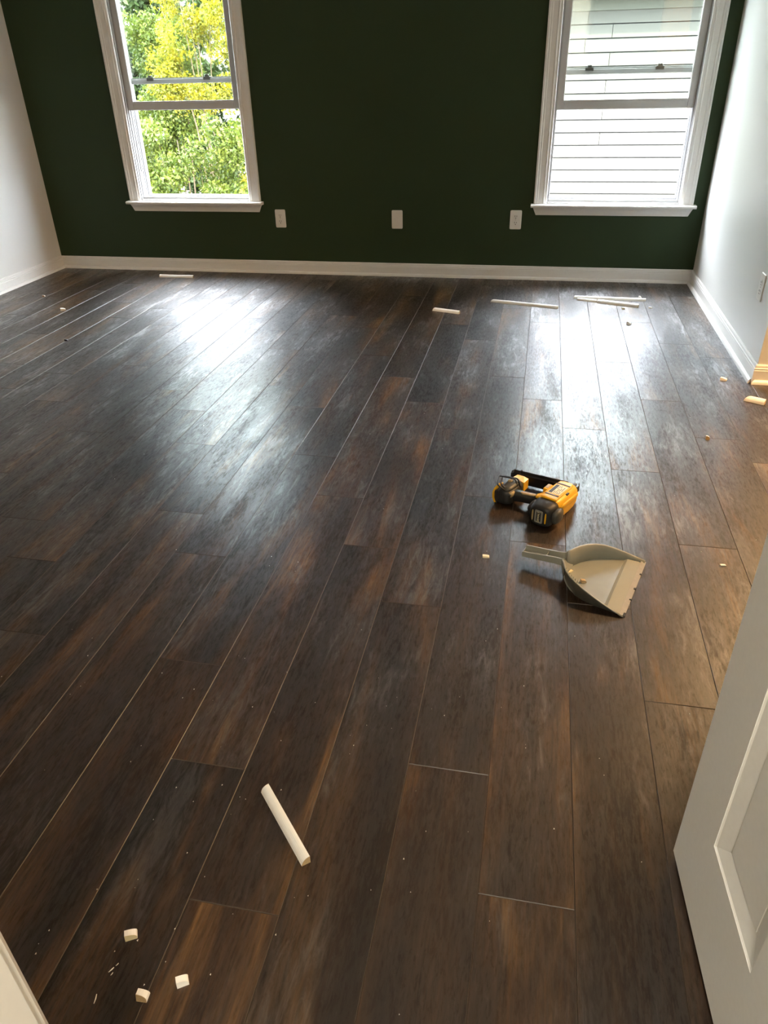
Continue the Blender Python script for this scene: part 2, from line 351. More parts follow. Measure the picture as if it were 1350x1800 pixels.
# ------------------------------------------------------------------ windows
CAS = [(0, 0), (0, .019), (.003, .021), (.012, .021), (.015, .017), (.026, .016), (.030, .0135), (.058, .012), (.062, .015), (.067, .015), (.071, .0115), (.084, .011), (.088, .007), (.088, 0)]
def window(name, L, zr, teal):
    x0, x1 = L + .09, L + WW - .088
    root = bpy.data.objects.new(name, None); C.objects.link(root); root.location = (0, 0, 0); structure(root); root.empty_display_size = .05
    for s, xo, u in ((0, L, 1), (1, L + WW, -1)):
        b = MB(); b.prism(CAS, (xo, -.0005, .507), (xo, -.0005, ZT + .09), (u, 0, 0), (0, -1, 0), TRIM, skew1=-1.0); b.done('side_casing', root)
    b = MB(); b.prism(CAS, (L, -.0005, ZT + .09), (L + WW, -.0005, ZT + .09), (0, 0, -1), (0, -1, 0), TRIM, skew0=1, skew1=-1); b.done('head_casing', root)
    # stool with rounded nose and horns, apron with returned ends
    st = [(.03, ZS), (-.050, ZS)] + [(-.050 - .010 * math.sin(t), ZS + .010 - .010 * math.cos(t)) for t in [math.pi * k / 6 for k in range(1, 6)]] + [(-.050, ZS + .020), (.03, ZS + .020)]
    b = MB(); b.loft([[(x, y, z) for y, z in st if True] for x in (x0, x1)], TRIM, smooth=False)
    nose = [(-.001, ZS), (-.050, ZS)] + st[2:-2] + [(-.050, ZS + .020), (-.001, ZS + .020)]
    b.loft([[(x, y, z) for y, z in nose] for x in (L - .018, x0 + .001)], TRIM, smooth=False)
    b.loft([[(x, y, z) for y, z in nose] for x in (x1 - .001, L + WW + .018)], TRIM, smooth=False); b.done('stool', root)
    ap = [(0, 0), (0, .020), (.010, .019), (.020, .013), (.036, .010), (.052, .008), (.054, 0)]
    b = MB(); b.prism(ap, (L - .004, -.0005, ZS), (L + WW + .004, -.0005, ZS), (0, 0, -1), (0, -1, 0), TRIM, skew0=.45, skew1=-.45); b.done('apron', root)
    # frame: jamb liners with ribbed tracks, sill, head
    rib = [(0, 0), (.004, .0), (.004, .02), (.010, .02), (.010, .024), (.003, .024), (.003, .055), (.010, .055), (.010, .060), (.003, .060), (.003, .088), (.009, .088), (.009, .094),
           (.002, .094), (.002, .108), (.012, .108), (.012, TW + .01), (0, TW + .01)]
    for xo, u in ((x0, 1), (x1, -1)):
        b = MB(); b.prism(rib, (xo, 0, ZS + .02), (xo, 0, ZT), (u, 0, 0), (0, 1, 0), DIM_VINYL); b.done('jamb_liner', root)
        b = MB(); b.bbox((min(xo + u * .003, xo + u * .012), .028, .535), (max(xo + u * .003, xo + u * .012), .050, .70), VINYL, .002); b.done('balance_cover', root)
    b = MB(); b.box((x0, .001, ZS + .02), (x1, .022, ZS + .030), VINYL); b.box((x0 + .0005, .022, ZS + .02), (x1 - .0005, TW + .03, ZS + .034), DIM_VINYL)
    b.box((x0 + .004, .0215, ZS + .02), (x1 - .004, .03, ZS + .046), VINYL); b.box((x0 + .012, .10, ZS + .02), (x1 - .012, TW + .02, ZS + .046), DIM_VINYL); b.done('sill_frame', root)
    b = MB(); b.box((x0, 0, ZT - .02), (x1, TW + .01, ZT), VINYL); b.done('head_frame', root)
    # sashes
    def sash(nm, y0, y1, zb, zt, sw, rb, lock=False):
        VN = DIM_VINYL if lock else VINYL  # upper sash takes the toned-down vinyl against bounced sky light
        s = bpy.data.objects.new(nm, None); C.objects.link(s); s.parent = root
        a, c = x0 + .0045, x1 - .0045
        bead = .007
        for xa, xb in ((a, a + sw), (c - sw, c)):
            b = MB(); b.bbox((xa, y0, zb), (xb, y1, zt), VN, .003, 1); b.done('stile', s)
        for za, zb_ in ((zb, zb + rb), (zt - .035, zt)):
            b = MB(); b.bbox((a + sw, y0, za), (c - sw, y1, zb_), VN, .003, 1)
            b.box((a + sw, y0 + .004, zb_ if za == zb else za - bead), (c - sw, y1 - .004, zb_ + bead if za == zb else za), VN); b.done('rail', s)
        b = MB(); b.box((a + sw - .002, (y0 + y1) / 2 - .001, zb + rb - .002), (c - sw + .002, (y0 + y1) / 2 + .001, zt - .033), GLASS); b.done('glass_pane', s)
        if lock:
            for fx in (.22, .72):
                xc = a + (c - a) * fx
                b = MB(); b.bbox((xc - .026, y0 - .004, zb + rb - .012), (xc + .026, y0 + .022, zb + rb + .010), GRY, .003, 1)
                b.bbox((xc - .014, y0 - .003, zb + rb + .008), (xc + .014, y0 + .016, zb + rb + .022), GRY, .003, 1); k = b.done('sash_keeper', s); k['label'] = 'small grey latch keeper on the sash rail'
    sash('lower_sash', .024, .055, zr, zr + .80, .046, .048)
    sash('upper_sash', .061, .088, teal, ZT - .02, .040, .030, True)
    return root
window('window_1', W1, 1.102, 1.262)
window('window_2', W2, 1.067, 1.260)

# ------------------------------------------------------------------ outlets
def oring(cx, y, cz, hx, hz, n=20, p=2.6): return [Vector(q) for q in sring((cx, y, cz), (1, 0, 0), (0, 0, 1), hx, hz, n, p)]
def outlet(loc, rot, label, duplex=True):
    t = empty('wall_outlet' if duplex else 'blank_wall_plate', loc, label, 'outlet' if duplex else 'wall plate', 'wall outlets' if duplex else None, rot=rot)
    hw, hh = .0395, .0625
    b = MB()
    def rr(y, g): return [Vector(q) for q in sring((0, y, 0), (1, 0, 0), (0, 0, 1), hw - g, hh - g, 32, 14)]
    b.loft([rr(-.0005, 0), rr(-.003, 0), rr(-.0055, .002), rr(-.006, .005)], PLATE, smooth=False); b.done('face_plate', t)
    if duplex:
        for s in (1, -1):
            b = MB(); cz = .0205 * s
            b.loft([oring(0, -.0055, cz, .0172, .0145), oring(0, -.0078, cz, .0168, .0141)], PLATE, smooth=False); r = b.done('receptacle', t)
            b = MB(); b.box((-.0078, -.0084, cz - .001), (-.0052, -.0074, cz + .0085), SLOT); b.box((.0052, -.0084, cz), (.0078, -.0074, cz + .0075), SLOT)
            b.loft([oring(0, -.0074, cz - .0085, .003, .003, 10, 2), oring(0, -.0084, cz - .0085, .003, .003, 10, 2)], SLOT); k = b.done('slots', r); k['label'] = 'dark socket slots'
        b = MB(); b.loft([oring(0, -.0055, 0, .0032, .0032, 10, 2), oring(0, -.0072, 0, .0026, .0026, 10, 2)], BRASS); b.done('screw', t)
    else:
        for s in (1, -1):
            b = MB(); b.loft([oring(0, -.0055, .041 * s, .0032, .0032, 10, 2), oring(0, -.0072, .041 * s, .0026, .0026, 10, 2)], PLATE); b.done('screw', t)
    return t
outlet((-1.8785, 0, .3905), 0, 'white duplex wall outlet on the green wall, below the left window')
outlet((-1.0045, 0, .3935), 0, 'blank white cover plate without sockets in the middle of the green wall', False)
outlet((-.1665, 0, .4005), 0, 'white duplex wall outlet on the green wall, below the corner of the right window')
outlet((XR, -1.672, .392), -math.pi / 2, 'white wall outlet on the pale right hand wall at the picture edge')

# ------------------------------------------------------------------ door and door frame
FRY = YF
b = MB()
b.box((DX0 - .02, YF - .12, 0), (DX0, YF, 2.06), TRIM); b.box((DX0, YF - .085, 0), (DX0 + .011, YF - .045, 2.04), TRIM)
b.box((DX1, YF - .12, 0), (DX1 + .02, YF, 2.06), TRIM); b.box((DX1 - .011, YF - .085, 0), (DX1, YF - .045, 2.04), TRIM)
b.box((DX0, YF - .12, 2.04), (DX1, YF, 2.06), TRIM)
tr = structure(b.done('trim_1'))
DCAS = [(0, 0), (0, .008), (.004, .013), (.010, .015), (.016, .012), (.020, .015), (.055, .018), (.060, .018), (.060, 0)]
for xo, u in ((DX0 - .004, -1), (DX1 + .004, 1)):
    b = MB(); b.prism(DCAS, (xo, YF, 0), (xo, YF, 2.06), (u, 0, 0), (0, 1, 0), TRIM); b.done('door_casing', tr)
# leaf: local x runs from the hinge to the free edge, local +y is the side the camera sees
dlen = 0.765; p_free = Vector((0.3535, -4.524, 0)); dirv = Vector((0.353 - 0.374, -4.524 + 4.827, 0)).normalized(); hinge = p_free - dirv * dlen
door = empty('door_1', (hinge.x, hinge.y, 0)); structure(door); door.rotation_euler[2] = math.atan2(dirv.y, dirv.x)
th, zb, zt = .035, .012, 2.03; sw, brl = .134, .209
mid = dlen / 2
zr_ = [zb, zb + brl, .86, .98, 1.60, 1.70, zt - .115, zt]
b = MB()      # moulded skin: stiles, rails and mullions are one smooth face, as on the photographed door
b.box((0, -th, zb), (sw, 0, zt), DOORM); b.box((dlen - sw, -th, zb), (dlen, 0, zt), DOORM)
for i in (0, 2, 4, 6): b.box((sw, -th, zr_[i]), (dlen - sw, 0, zr_[i + 1]), DOORM)
for i in (1, 3, 5): b.box((mid - .05, -th, zr_[i]), (mid + .05, 0, zr_[i + 1]), DOORM)
b.done('door_leaf', door)
for i in (1, 3, 5):
    for xa, xb in ((sw, mid - .05), (mid + .05, dlen - sw)):
        za, zc = zr_[i], zr_[i + 1]
        b = MB()
        def rect(g, y): return [Vector((xa + g, y, za + g)), Vector((xb - g, y, za + g)), Vector((xb - g, y, zc - g)), Vector((xa + g, y, zc - g))]
        b.loft([rect(-.001, -th + .0005), rect(0, -th + .0005), rect(.042, -th + .012), rect(.043, -.016), rect(.042, -.012), rect(.003, -.003), rect(0, -.0008), rect(-.001, -.0008)], DOORM, cap=False, smooth=False)
        b.box((xa + .038, -.024, za + .038), (xb - .038, -.0095, zc - .038), DOORM); pn = b.done('door_panel', door)
b = MB()
for s, y in ((1, .0), (-1, -th)):
    b.loft([sring((dlen - .085, y, 1.02), (1, 0, 0), (0, 0, 1), .03, .03, 20, 2), sring((dlen - .085, y + s * .006, 1.02), (1, 0, 0), (0, 0, 1), .029, .029, 20, 2),
            sring((dlen - .085, y + s * .008, 1.02), (1, 0, 0), (0, 0, 1), .012, .012, 20, 2), sring((dlen - .085, y + s * .03, 1.02), (1, 0, 0), (0, 0, 1), .012, .012, 20, 2),
            sring((dlen - .085, y + s * .04, 1.02), (1, 0, 0), (0, 0, 1), .026, .026, 20, 2), sring((dlen - .085, y + s * .058, 1.02), (1, 0, 0), (0, 0, 1), .024, .024, 20, 2),
            sring((dlen - .085, y + s * .064, 1.02), (1, 0, 0), (0, 0, 1), .012, .012, 20, 2)], BRASS)
b.done('door_knob', door)
for z in (.25, 1.02, 1.80):
    b = MB(); b.tube([(-.004, .004, z - .045), (-.004, .004, z + .045)], .006, BRASS); b.done('hinge', door)

# ------------------------------------------------------------------ lamps of the house (above and behind the view)
def ceiling_lamp(x, y, watts, label, lamp_col=(1.0, .90, .75)):
    t = empty('ceiling_lamp', (x, y, H), label, 'lamp')
    b = MB(); b.loft([sring((0, 0, -.0005), (1, 0, 0), (0, 1, 0), .16, .16, 28, 2), sring((0, 0, -.03), (1, 0, 0), (0, 1, 0), .16, .16, 28, 2)], BRASS); b.done('base', t)
    m = bpy.data.materials.new('lit lamp glass'); m.use_nodes = True; bs = m.node_tree.nodes['Principled BSDF']
    bs.inputs['Base Color'].default_value = (.9, .8, .6, 1); bs.inputs['Emission Color'].default_value = (1, .62, .27, 1); bs.inputs['Emission Strength'].default_value = 3
    b = MB(); b.loft([sring((0, 0, -.03 - .07 * math.sin(a)), (1, 0, 0), (0, 1, 0), .145 * math.cos(a) + .002, .145 * math.cos(a) + .002, 28, 2) for a in [math.pi / 2 * k / 6 for k in range(7)]], m); b.done('glass_dome', t)
    l = bpy.data.lights.new('lamp_bulb', 'AREA'); l.shape = 'DISK'; l.size = .30; l.energy = watts; l.color = lamp_col
    lo = bpy.data.objects.new('lamp_bulb', l); C.objects.link(lo); lo.parent = t; lo.location = (0, 0, -.115)
ceiling_lamp(.2, -6.1, HALL_LAMP, 'round flush ceiling lamp in the hall outside the doorway')
ceiling_lamp(1.72, -2.32, SIDE_LAMP, 'round flush ceiling lamp in the recess right of the pale wall', (1.0, .60, .28))

# ------------------------------------------------------------------ offcuts of quarter round moulding
def offcut(p, q, w, label, m0=0.0, m1=0.0, flip=1, z=0.0, group=None, hh=None):
    """p, q: ends of the edge nearest the camera on the floor; w: width; the curved side faces the camera unless flipped"""
    p, q = Vector((*p, 0)), Vector((*q, 0)); d = (q - p); ln = d.length; d.normalize()
    t = empty('quarter_round_offcut', (p.x, p.y, z), label, 'moulding', 'offcuts of quarter round moulding on the floor', math.atan2(d.y, d.x)); h = hh or w
    n = 7
    if flip > 0: prof = [(w, 0), (w, h)] + [(w - w * .97 * math.sin(a), h * math.cos(a)) for a in [math.pi / 2 * k / n for k in range(1, n)]] + [(0, h * .06), (0, 0)]
    else: prof = [(0, 0), (0, h)] + [(w * .97 * math.sin(a), h * math.cos(a)) for a in [math.pi / 2 * k / n for k in range(1, n)]] + [(w, h * .06), (w, 0)]
    b = MB(); b.prism(prof, (0.0003, 0, .0003), (ln - .0003, 0, .0003), (0, 1, 0), (0, 0, 1), PRIMED, skew0=m0, skew1=m1); b.done('painted_strip', t)
    for x, sk, s in ((0, m0, -1), (ln, m1, 1)):
        b = MB(); P = [Vector((x + sk * a, a, c + .0003)) for a, c in prof]; Q = [v - Vector((s * .0006, 0, 0)) for v in P]
        b.loft([Q, P], MDF, smooth=False); e = b.done('sawn_end', t); e['label'] = 'bare tan sawn end'
    return t
offcut((-.485, -4.531), (-.350, -4.679), .0185, 'short white quarter round offcut lying alone in the foreground, tan sawn end showing', m0=.1, m1=.05)
offcut((-2.803, -.242), (-2.53, -.240), .018, 'thin white moulding offcut on the floor below the left window')
offcut((-.623, -.886), (-.449, -.942), .018, 'short white moulding offcut, the leftmost of those below the right window', m0=.6)
offcut((-.274, -.645), (.154, -.754), .017, 'long single white moulding offcut between the short one and the pile', m0=.9)
offcut((.258, -.500), (.711, -.516), .017, 'long white moulding offcut at the back of the small pile by the right wall', m0=.4)
offcut((.400, -.590), (.648, -.672), .021, 'thicker white moulding offcut at the front right of the small pile', m0=.2)
offcut((.278, -.535), (.398, -.576), .015, 'slim white moulding offcut squeezed into the left end of the small pile')
offcut((.968, -2.141), (1.045, -2.184), .022, 'short white mitred moulding offcut below the end of the right wall', m0=1.0)

# ------------------------------------------------------------------ sawn chips of moulding
def chip(x, y, s, label, rot=0.0, tall=1.0, wide=1.0, m=PRIMED, end=MDF, z=0.0, lean=0.25, group=None):
    t = empty('moulding_chip', (x, y, z), label, 'wood chip', 'sawn chips scattered about the floor', rot)
    h, w, dp = s * .75 * tall, s * wide, s * .8; n = 5
    prof = [(0, 0), (0, h)] + [(w * math.sin(a), h * (.35 + .65 * math.cos(a))) for a in [math.pi / 2 * k / n for k in range(1, n + 1)]] + [(w, 0)]
    b = MB(); b.loft([[Vector((a - w / 2, -dp / 2 + lean * c, c)) for a, c in prof], [Vector((a - w / 2, dp / 2 - .0005 - lean * .4 * c, c)) for a, c in prof]], m, smooth=False); b.done('painted_block', t)
    b = MB(); b.loft([[Vector((a - w / 2, -dp / 2 + lean * c - .0006, c)) for a, c in prof], [Vector((a - w / 2, -dp / 2 + lean * c - .0001, c)) for a, c in prof]], end, smooth=False); e = b.done('sawn_face', t)
    return t
WH = PRIMED
chip(-.613, -4.862, .019, 'white sawn chip farthest back of the three in the left foreground', .5, .8, 1.1, WH, LABEL)
chip(-.544, -4.952, .019, 'square white chip with tan face, nearest of the foreground trio', .05, 1.0, .95)
chip(-.489, -4.918, .019, 'white chip at the right of the foreground trio', .55, .85, 1.05, WH, WH)
chip(-3.043, -1.16, .026, 'small white chip on the floor near the left wall', .6, .7, 1.2, WH, WH)
chip(-3.381, -.857, .016, 'tiny white chip closest to the left wall baseboard', .3, .8, 1, WH)
chip(-2.655, -1.752, .018, 'dark brown chip on a plank seam at the left', .2, .8, 1, RUB, RUB)
chip(-.080, -3.567, .016, 'cream chip on the planks left of the dustpan handle', .1, .45, 1.3, LABEL, LABEL)
chip(.563, -1.03, .026, 'white chip in front of the pile of moulding offcuts', -.5, .9, .9, WH, WH)
chip(.931, -1.885, .026, 'white chip near the foot of the right wall corner', -.4, .6, 1.15, WH, WH)
chip(.742, -2.58, .017, 'small white chip on the brown planks at the right', 0, 1.2, .9)
chip(.680, -.450, .022, 'white chip behind the right end of the offcut pile', -.3, 1.0, .8, WH, WH)
chip(.556, -.708, .018, 'little cream chip touching the front of the offcut pile', .2, .7, 1, LABEL, LABEL)
chip(.724, -.660, .017, 'small white chip right of the offcut pile', .2, .5, 1.3, WH, WH)
chip(.634, -3.498, .012, 'tiny white chip on the plank right of the dustpan', .2, .5, 1.5, WH, WH)
chip(.173, -3.612, .018, 'cream chip lying in the back of the dustpan', .9, .4, 1.4, LABEL, LABEL, z=.0045)
chip(.214, -3.658, .015, 'small tan chip by the comb inside the dustpan', .3, .8, 1.0, MDF, MDF, z=.0045)
def sliver(p, q, w, label):
    p, q = Vector((*p, .0006)), Vector((*q, .0006)); m_ = (p + q) / 2 + Vector((.001, 0, .0012))
    b = MB(); b.tube([p, m_, q], [w * .3, w * .5, w * .3], PRIMED, 6); o = b.done('wood_sliver'); rebase(o, p); tag(o, label, 'splinter', 'white splinters in the left foreground')
sliver((-.6235, -4.963), (-.6205, -4.977), .0022, 'white curved splinter lowest in the foreground splinter cluster')
sliver((-.6215, -4.927), (-.6165, -4.918), .0024, 'thickest white splinter in the foreground splinter cluster')
sliver((-.6155, -4.931), (-.614, -4.926), .0018, 'small splinter right beside the thickest foreground splinter')
sliver((-.6145, -4.915), (-.612, -4.910), .0016, 'splinter at the top right of the foreground splinter cluster')
# dust specks nobody could count
v, f = [], []
for i in range(170):
    u = rng.random()
    x = rng.normal(-.5, .5) if u < .45 else rng.uniform(-1.6, .9); y = rng.uniform(-4.95, -4.1) if u < .45 else rng.uniform(-4.6, -1.2)
    if .02 < x < .45 and -3.85 < y < -3.0: continue
    if x > .34 and y < -4.4: continue
    s = rng.uniform(.0006, .0017); k = len(v); a = rng.uniform(0, 6.28)
    for j in range(3): v.append((x + s * math.cos(a + j * 2.1), y + s * 1.6 * math.sin(a + j * 2.1), .0002))
    v.append((x, y, .0004 + s)); f += [(k, k + 1, k + 3), (k + 1, k + 2, k + 3), (k + 2, k, k + 3), (k, k + 2, k + 1)]
me = bpy.data.meshes.new('sawdust_specks'); me.from_pydata(v, [], f); me.materials.append(PRIMED)
o = new_obj('sawdust_specks', me); o['kind'] = 'stuff'; tag(o, 'tiny pale sawdust specks scattered over the dark planks', 'sawdust')

# ------------------------------------------------------------------ dustpan
def dustpan():
    u = Vector((-.955, .296, 0)); tt = Vector((-.296, -.955, 0)); O = Vector((.3597, -3.6595, 0))
    t = empty('dustpan', tuple(O), 'taupe plastic dustpan lying on the floor in front of the yellow nail gun', 'dustpan')
    P = lambda s, w, z: u * s + tt * w + Vector((0, 0, z))
    prof = [(0, .150, .0035), (.03, .146, .014), (.06, .141, .025), (.09, .134, .036), (.12, .124, .046), (.145, .110, .052), (.165, .094, .055), (.182, .074, .056), (.194, .054, .0565), (.202, .036, .057), (.210, .024, .0575)]
    def outline(side, off):  # list of (s,w)
        return [(s - off * .6 * (i > 5), side * (w - off)) for i, (s, w, h) in enumerate(prof)]
    hs = [h for _, _, h in prof]; th = .0028
    # pan body: outer wall, rim, inner wall
    b = MB()
    for side in (1, -1):
        cen = .010
        def pt(i, off, z):
            s, w, h = prof[i]; c = cen * min(1, s / .15)
            ss = s - (off * .7 if i > 5 else 0)
            return P(ss, side * (w - off) + c, z)
        rings = []
        for i in range(len(prof)):
            h = hs[i]
            rings.append([pt(i, .008, .0006), pt(i, .0, h - .002), pt(i, -.0035, h), pt(i, -.0015, h + .0018), pt(i, th, h), pt(i, th + .008, .004 if i else .0025)])
        b.loft(rings, PAN, smooth=True)
    b.done('side_wall', t)
    # floor of the pan
    b = MB(); n = 15; cols = []
    ss = [0, .012, .046, .049, .058, .068, .09, .12, .145, .165, .182, .192, .199]
    zz = [.0015, .0030, .0075, .0078, .0042, .0036, .0036, .0036, .0036, .0036, .0036, .0040, .007]
    def wid(s): return float(np.interp(s, [p[0] for p in prof], [p[1] for p in prof])) - .009
    rows = [[P(s, wid(s) * (2 * k / (n - 1) - 1) + .010 * min(1, s / .15), z) for k in range(n)] for s, z in zip(ss, zz)]
    vv = [q for r in rows for q in r]; ff = []
    low = [q - Vector((0, 0, min(.0012, q.z - .0003))) for q in vv]
    N0 = len(vv)
    for i in range(len(rows) - 1):
        for j in range(n - 1):
            a = i * n + j; ff.append((a, a + 1, a + n + 1, a + n)); ff.append((N0 + a, N0 + a + n, N0 + a + n + 1, N0 + a + 1))
    b._faces(vv + low, ff, PAN, False); b.done('pan_floor', t)
    # scuffed lip
    b = MB(); b.loft([[P(-.004, w, .0004), P(-.004, w, .0016), P(.011, w, .0044), P(.011, w, .0031)] for w in np.linspace(-.149, .149, 9)], PANW, smooth=False); e = b.done('lip', t); e['label'] = 'scuffed paler front lip'
    for w, l in ((-.075, .006), (.005, .008), (.062, .005), (.139, .018)):
        b = MB(); b.bbox((-.004, -l / 2, .0002), (.003, l / 2, .0042), BLK, .0008, 1, T=Matrix.Translation(P(-.002, w, 0)) @ Matrix.Rotation(math.atan2(u.y, u.x), 4, 'Z')); e = b.done('rubber_bit', t); e['label'] = 'dark worn bit on the lip'
    # back wall joining both sides and channel handle
    b = MB()
    q = [(.196, .052), (.207, .030), (.213, .019)]
    hz = lambda s: .0575 - .010 * (s - .21) / .13
    for side in (1, -1):
        rings = []
        for s, w in q + [(.23, .0165), (.27, .0175), (.305, .0185), (.336, .0195)]:
            z1 = hz(max(s, .21)); z0 = .012 if s < .2 else (.026 if s < .21 else .032 - .004 * (s - .21) / .13)
            c = .010
            rings.append([P(s, side * (w - .0005) + c, z0), P(s, side * (w + .002) + c, z1 - .002), P(s, side * (w + .0015) + c, z1), P(s, side * (w - .0015) + c, z1), P(s, side * (w - .002) + c, z1 - .002), P(s, side * (w - .003) + c, z0)])
        b.loft(rings, PAN, smooth=False)
    rings = []
    for s, w in [(.190, .045), (.203, .034), (.213, .0185), (.23, .016), (.27, .017), (.305, .018), (.336, .019)]:
        z0 = .006 if s < .2 else (.020 if s < .21 else .034 - .004 * (s - .21) / .13); c = .010
        rings.append([P(s, -w + c, z0), P(s, w + c, z0), P(s, w + c, z0 + .0028), P(s, -w + c, z0 + .0028)])
    b.loft(rings, PAN, smooth=False)
    for s in (.262, .3345):
        b.loft([[P(s + d, -.016 + .010, .033), P(s + d, .016 + .010, .033), P(s + d, .016 + .010, hz(s) - .006), P(s + d, -.016 + .010, hz(s) - .006)] for d in (0, .0022)], PAN, smooth=False)
    b.done('handle', t)
    # comb teeth on the near back rim
    b = MB()
    for k in range(7):
        f_ = k / 6; s = .187 - .045 * f_; w = .070 + .042 * f_ + .010; z = .0555 - .002 * f_
        w = float(np.interp(s, [p[0] for p in prof], [p[1] for p in prof])) + .010 - .002
        b.loft([[P(s - .0012, w, z - .006), P(s + .0012, w, z - .006), P(s + .0012, w - .004, z - .006), P(s - .0012, w - .004, z - .006)], [P(s - .0005, w - .001, z + .0065), P(s + .0005, w - .001, z + .0065), P(s + .0005, w - .003, z + .0065), P(s - .0005, w - .003, z + .0065)]], PAN, smooth=False)
    b.done('comb_teeth', t)
dustpan()

# ------------------------------------------------------------------ nail gun lying on its side
def nail_gun():
    O = Vector((.0865, -3.348, 0)); A = Vector((.47, .8827, 0)).normalized(); Lf = Vector((-A.y, A.x, 0)); Z = Vector((0, 0, 1))
    t = empty('nail_gun', tuple(O), 'yellow and black cordless nail gun lying on its side on the planks', 'nail gun')
    P = lambda a, l, z: A * a + Lf * l + Z * z
    T = Matrix(((A.x, Lf.x, 0, 0), (A.y, Lf.y, 0, 0), (0, 0, 1, 0), (0, 0, 0, 1)))
    ring = lambda a, l, z, hl, hz, p=4.0, n=28: sring(P(a, l, z), Lf, Z, hl, hz, n, p)
    # motor housing
    b = MB()
    secs = [(.030, 0, .044, .041, .041, 4), (.045, 0, .045, .044, .043, 4.5), (.075, 0, .046, .045, .044, 4.5), (.120, -.001, .047, .045, .045, 4.5), (.160, -.002, .046, .043, .043, 4), (.188, -.002, .044, .038, .039, 3.5), (.205, -.001, .042, .030, .032, 3), (.212, 0, .041, .022, .025, 2.6)]
    b.loft([ring(a, l, z, hl, hz, p) for a, l, z, hl, hz, p in secs], YEL); body = b.done('motor_housing', t)
    # side rib of the housing and raised top cover
    b = MB(); b.loft([ring(a, l, .0885, hl, h, 5) for a, l, hl, h in ((.036, 0, .026, .002), (.040, 0, .030, .005), (.150, -.001, .030, .0055), (.172, -.001, .026, .005), (.182, -.001, .018, .002))], YEL, smooth=False); cover = b.done('top_cover', t)
    b = MB(); b.loft([ring(a, l, z, .006, hz, 3) for a, l, z, hz in ((.050, -.043, .062, .004), (.065, -.0445, .062, .010), (.140, -.0455, .060, .011), (.180, -.040, .055, .009), (.200, -.030, .050, .004))], YEL); b.done('side_rib', t)
    b = MB(); b.bbox((.100, -.040, .077), (.118, -.0325, .0895), INK, .001, 1, T=T); b.done('vent_slot', t)
    for a in (.062, .150):
        b = MB(); b.bbox((a - .0045, -.026, .0915), (a + .0045, .026, .0948), RUB, .0012, 1, T=T); e = b.done('cover_slot', t); e['label'] = 'dark slot across the yellow cover'
    # rating label with rows of small print
    b = MB(); b.bbox((.072, -.024, .0938), (.140, .022, .0945), LABEL, .0003, 1, T=T); lab = b.done('rating_label', t); lab['label'] = 'cream label with small print'
    b = MB(); b.box((.074, .008, .09452), (.138, .0205, .0947), INK, T=T)
    for r in range(4):
        l = .003 - r * .0065; a = .077
        while a < .134:
            w = random.uniform(.003, .009); 
            if random.random() < .75: b.box((a, l - .0014, .09452), (min(a + w, .136), l + .0012, .0947), INK, T=T)
            a += w + .0025
    b.done('small_print', lab)
    b = MB(); a = .0
    for k in range(9): b.box((.046, -.022 + k * .005, .0933), (.0515, -.0195 + k * .005, .0938), TAN, T=T)
    b.done('embossed_marks', cover)
    # rear cap
    b = MB(); capm = [(-.020, .001, .041, .030, .030, 3.2), (-.017, .001, .041, .036, .0365, 3.4), (-.006, .001, .042, .042, .0405, 3.6), (.020, 0, .043, .0445, .0425, 4), (.036, 0, .044, .0445, .0430, 4)]
    b.loft([ring(a, l, z, hl, hz, p) for a, l, z, hl, hz, p in capm], RUB); cap = b.done('rear_cap', t)
    for s, l0 in ((1, .044), (-1, -.050)):
        b = MB(); b.loft([ring(a, l0, .044, hl, hz, 3) for a, hl, hz in ((-.010, .006, .012), (-.004, .012, .022), (.022, .014, .026), (.040, .012, .024), (.046, .006, .014))], RUB if s > 0 else GRY); b.done('cap_bumper', t)
    face = lambda a, l, z, hl, hz, p=9, n=24: sring(P(a, l, z), Lf, Z, hl, hz, n, p)
    b = MB(); b.loft([face(-.0195, .002, .042, .0155, .025), face(-.0218, .002, .042, .0150, .0245)], LABELG, smooth=False); fr = b.done('badge_frame', t); fr['label'] = 'grey badge frame on the rear cap'
    b = MB(); b.loft([face(-.0217, .002, .042, .0088, .0185), face(-.0224, .002, .042, .0085, .0182)], INK, smooth=False); b.done('badge', fr)
    cu = bpy.data.curves.new('badge_text', 'FONT'); cu.body = 'DEWALT'; cu.size = .0105; cu.align_x = 'CENTER'; cu.align_y = 'CENTER'; cu.extrude = .0002
    tmp = bpy.data.objects.new('badge_text', cu); C.objects.link(tmp)
    tme = bpy.data.meshes.new_from_object(tmp.evaluated_get(bpy.context.evaluated_depsgraph_get())); bpy.data.objects.remove(tmp); bpy.data.curves.remove(cu)
    tme.materials.clear(); tme.materials.append(LABEL); to = new_obj('lettering', tme, fr)
    # letters read upwards on the face that looks back towards the doorway
    to.matrix_local = Matrix(((0, Lf.x * 1, -A.x, 0), (0, Lf.y * 1, -A.y, 0), (1, 0, 0, 0), (0, 0, 0, 1))); to.location = P(-.0226, .002, .042)
    for l in (.026, -.024):
        b = MB(); b.loft([face(-.0185, l, .042, .0035, .022, 3), face(-.0212, l, .042, .0026, .0205, 3)], YEL if l < 0 else TAN, smooth=False); e = b.done('cap_stripe', t); e['label'] = 'yellow stripe beside the badge'
    # nose and contact tip
    b = MB(); b.loft([ring(a, l, z, hl, hz, 3.2) for a, l, z, hl, hz in ((.205, .0, .042, .020, .024), (.222, 0, .042, .017, .021), (.240, 0, .041, .014, .018), (.252, 0, .041, .012, .014))], GRY, smooth=False)
    b.bbox((.246, -.012, .030), (.262, .012, .052), BLK, .002, 1, T=T); b.bbox((.225, -.020, .030), (.248, -.010, .056), BLK, .002, 1, T=T); nose = b.done('nose', t)
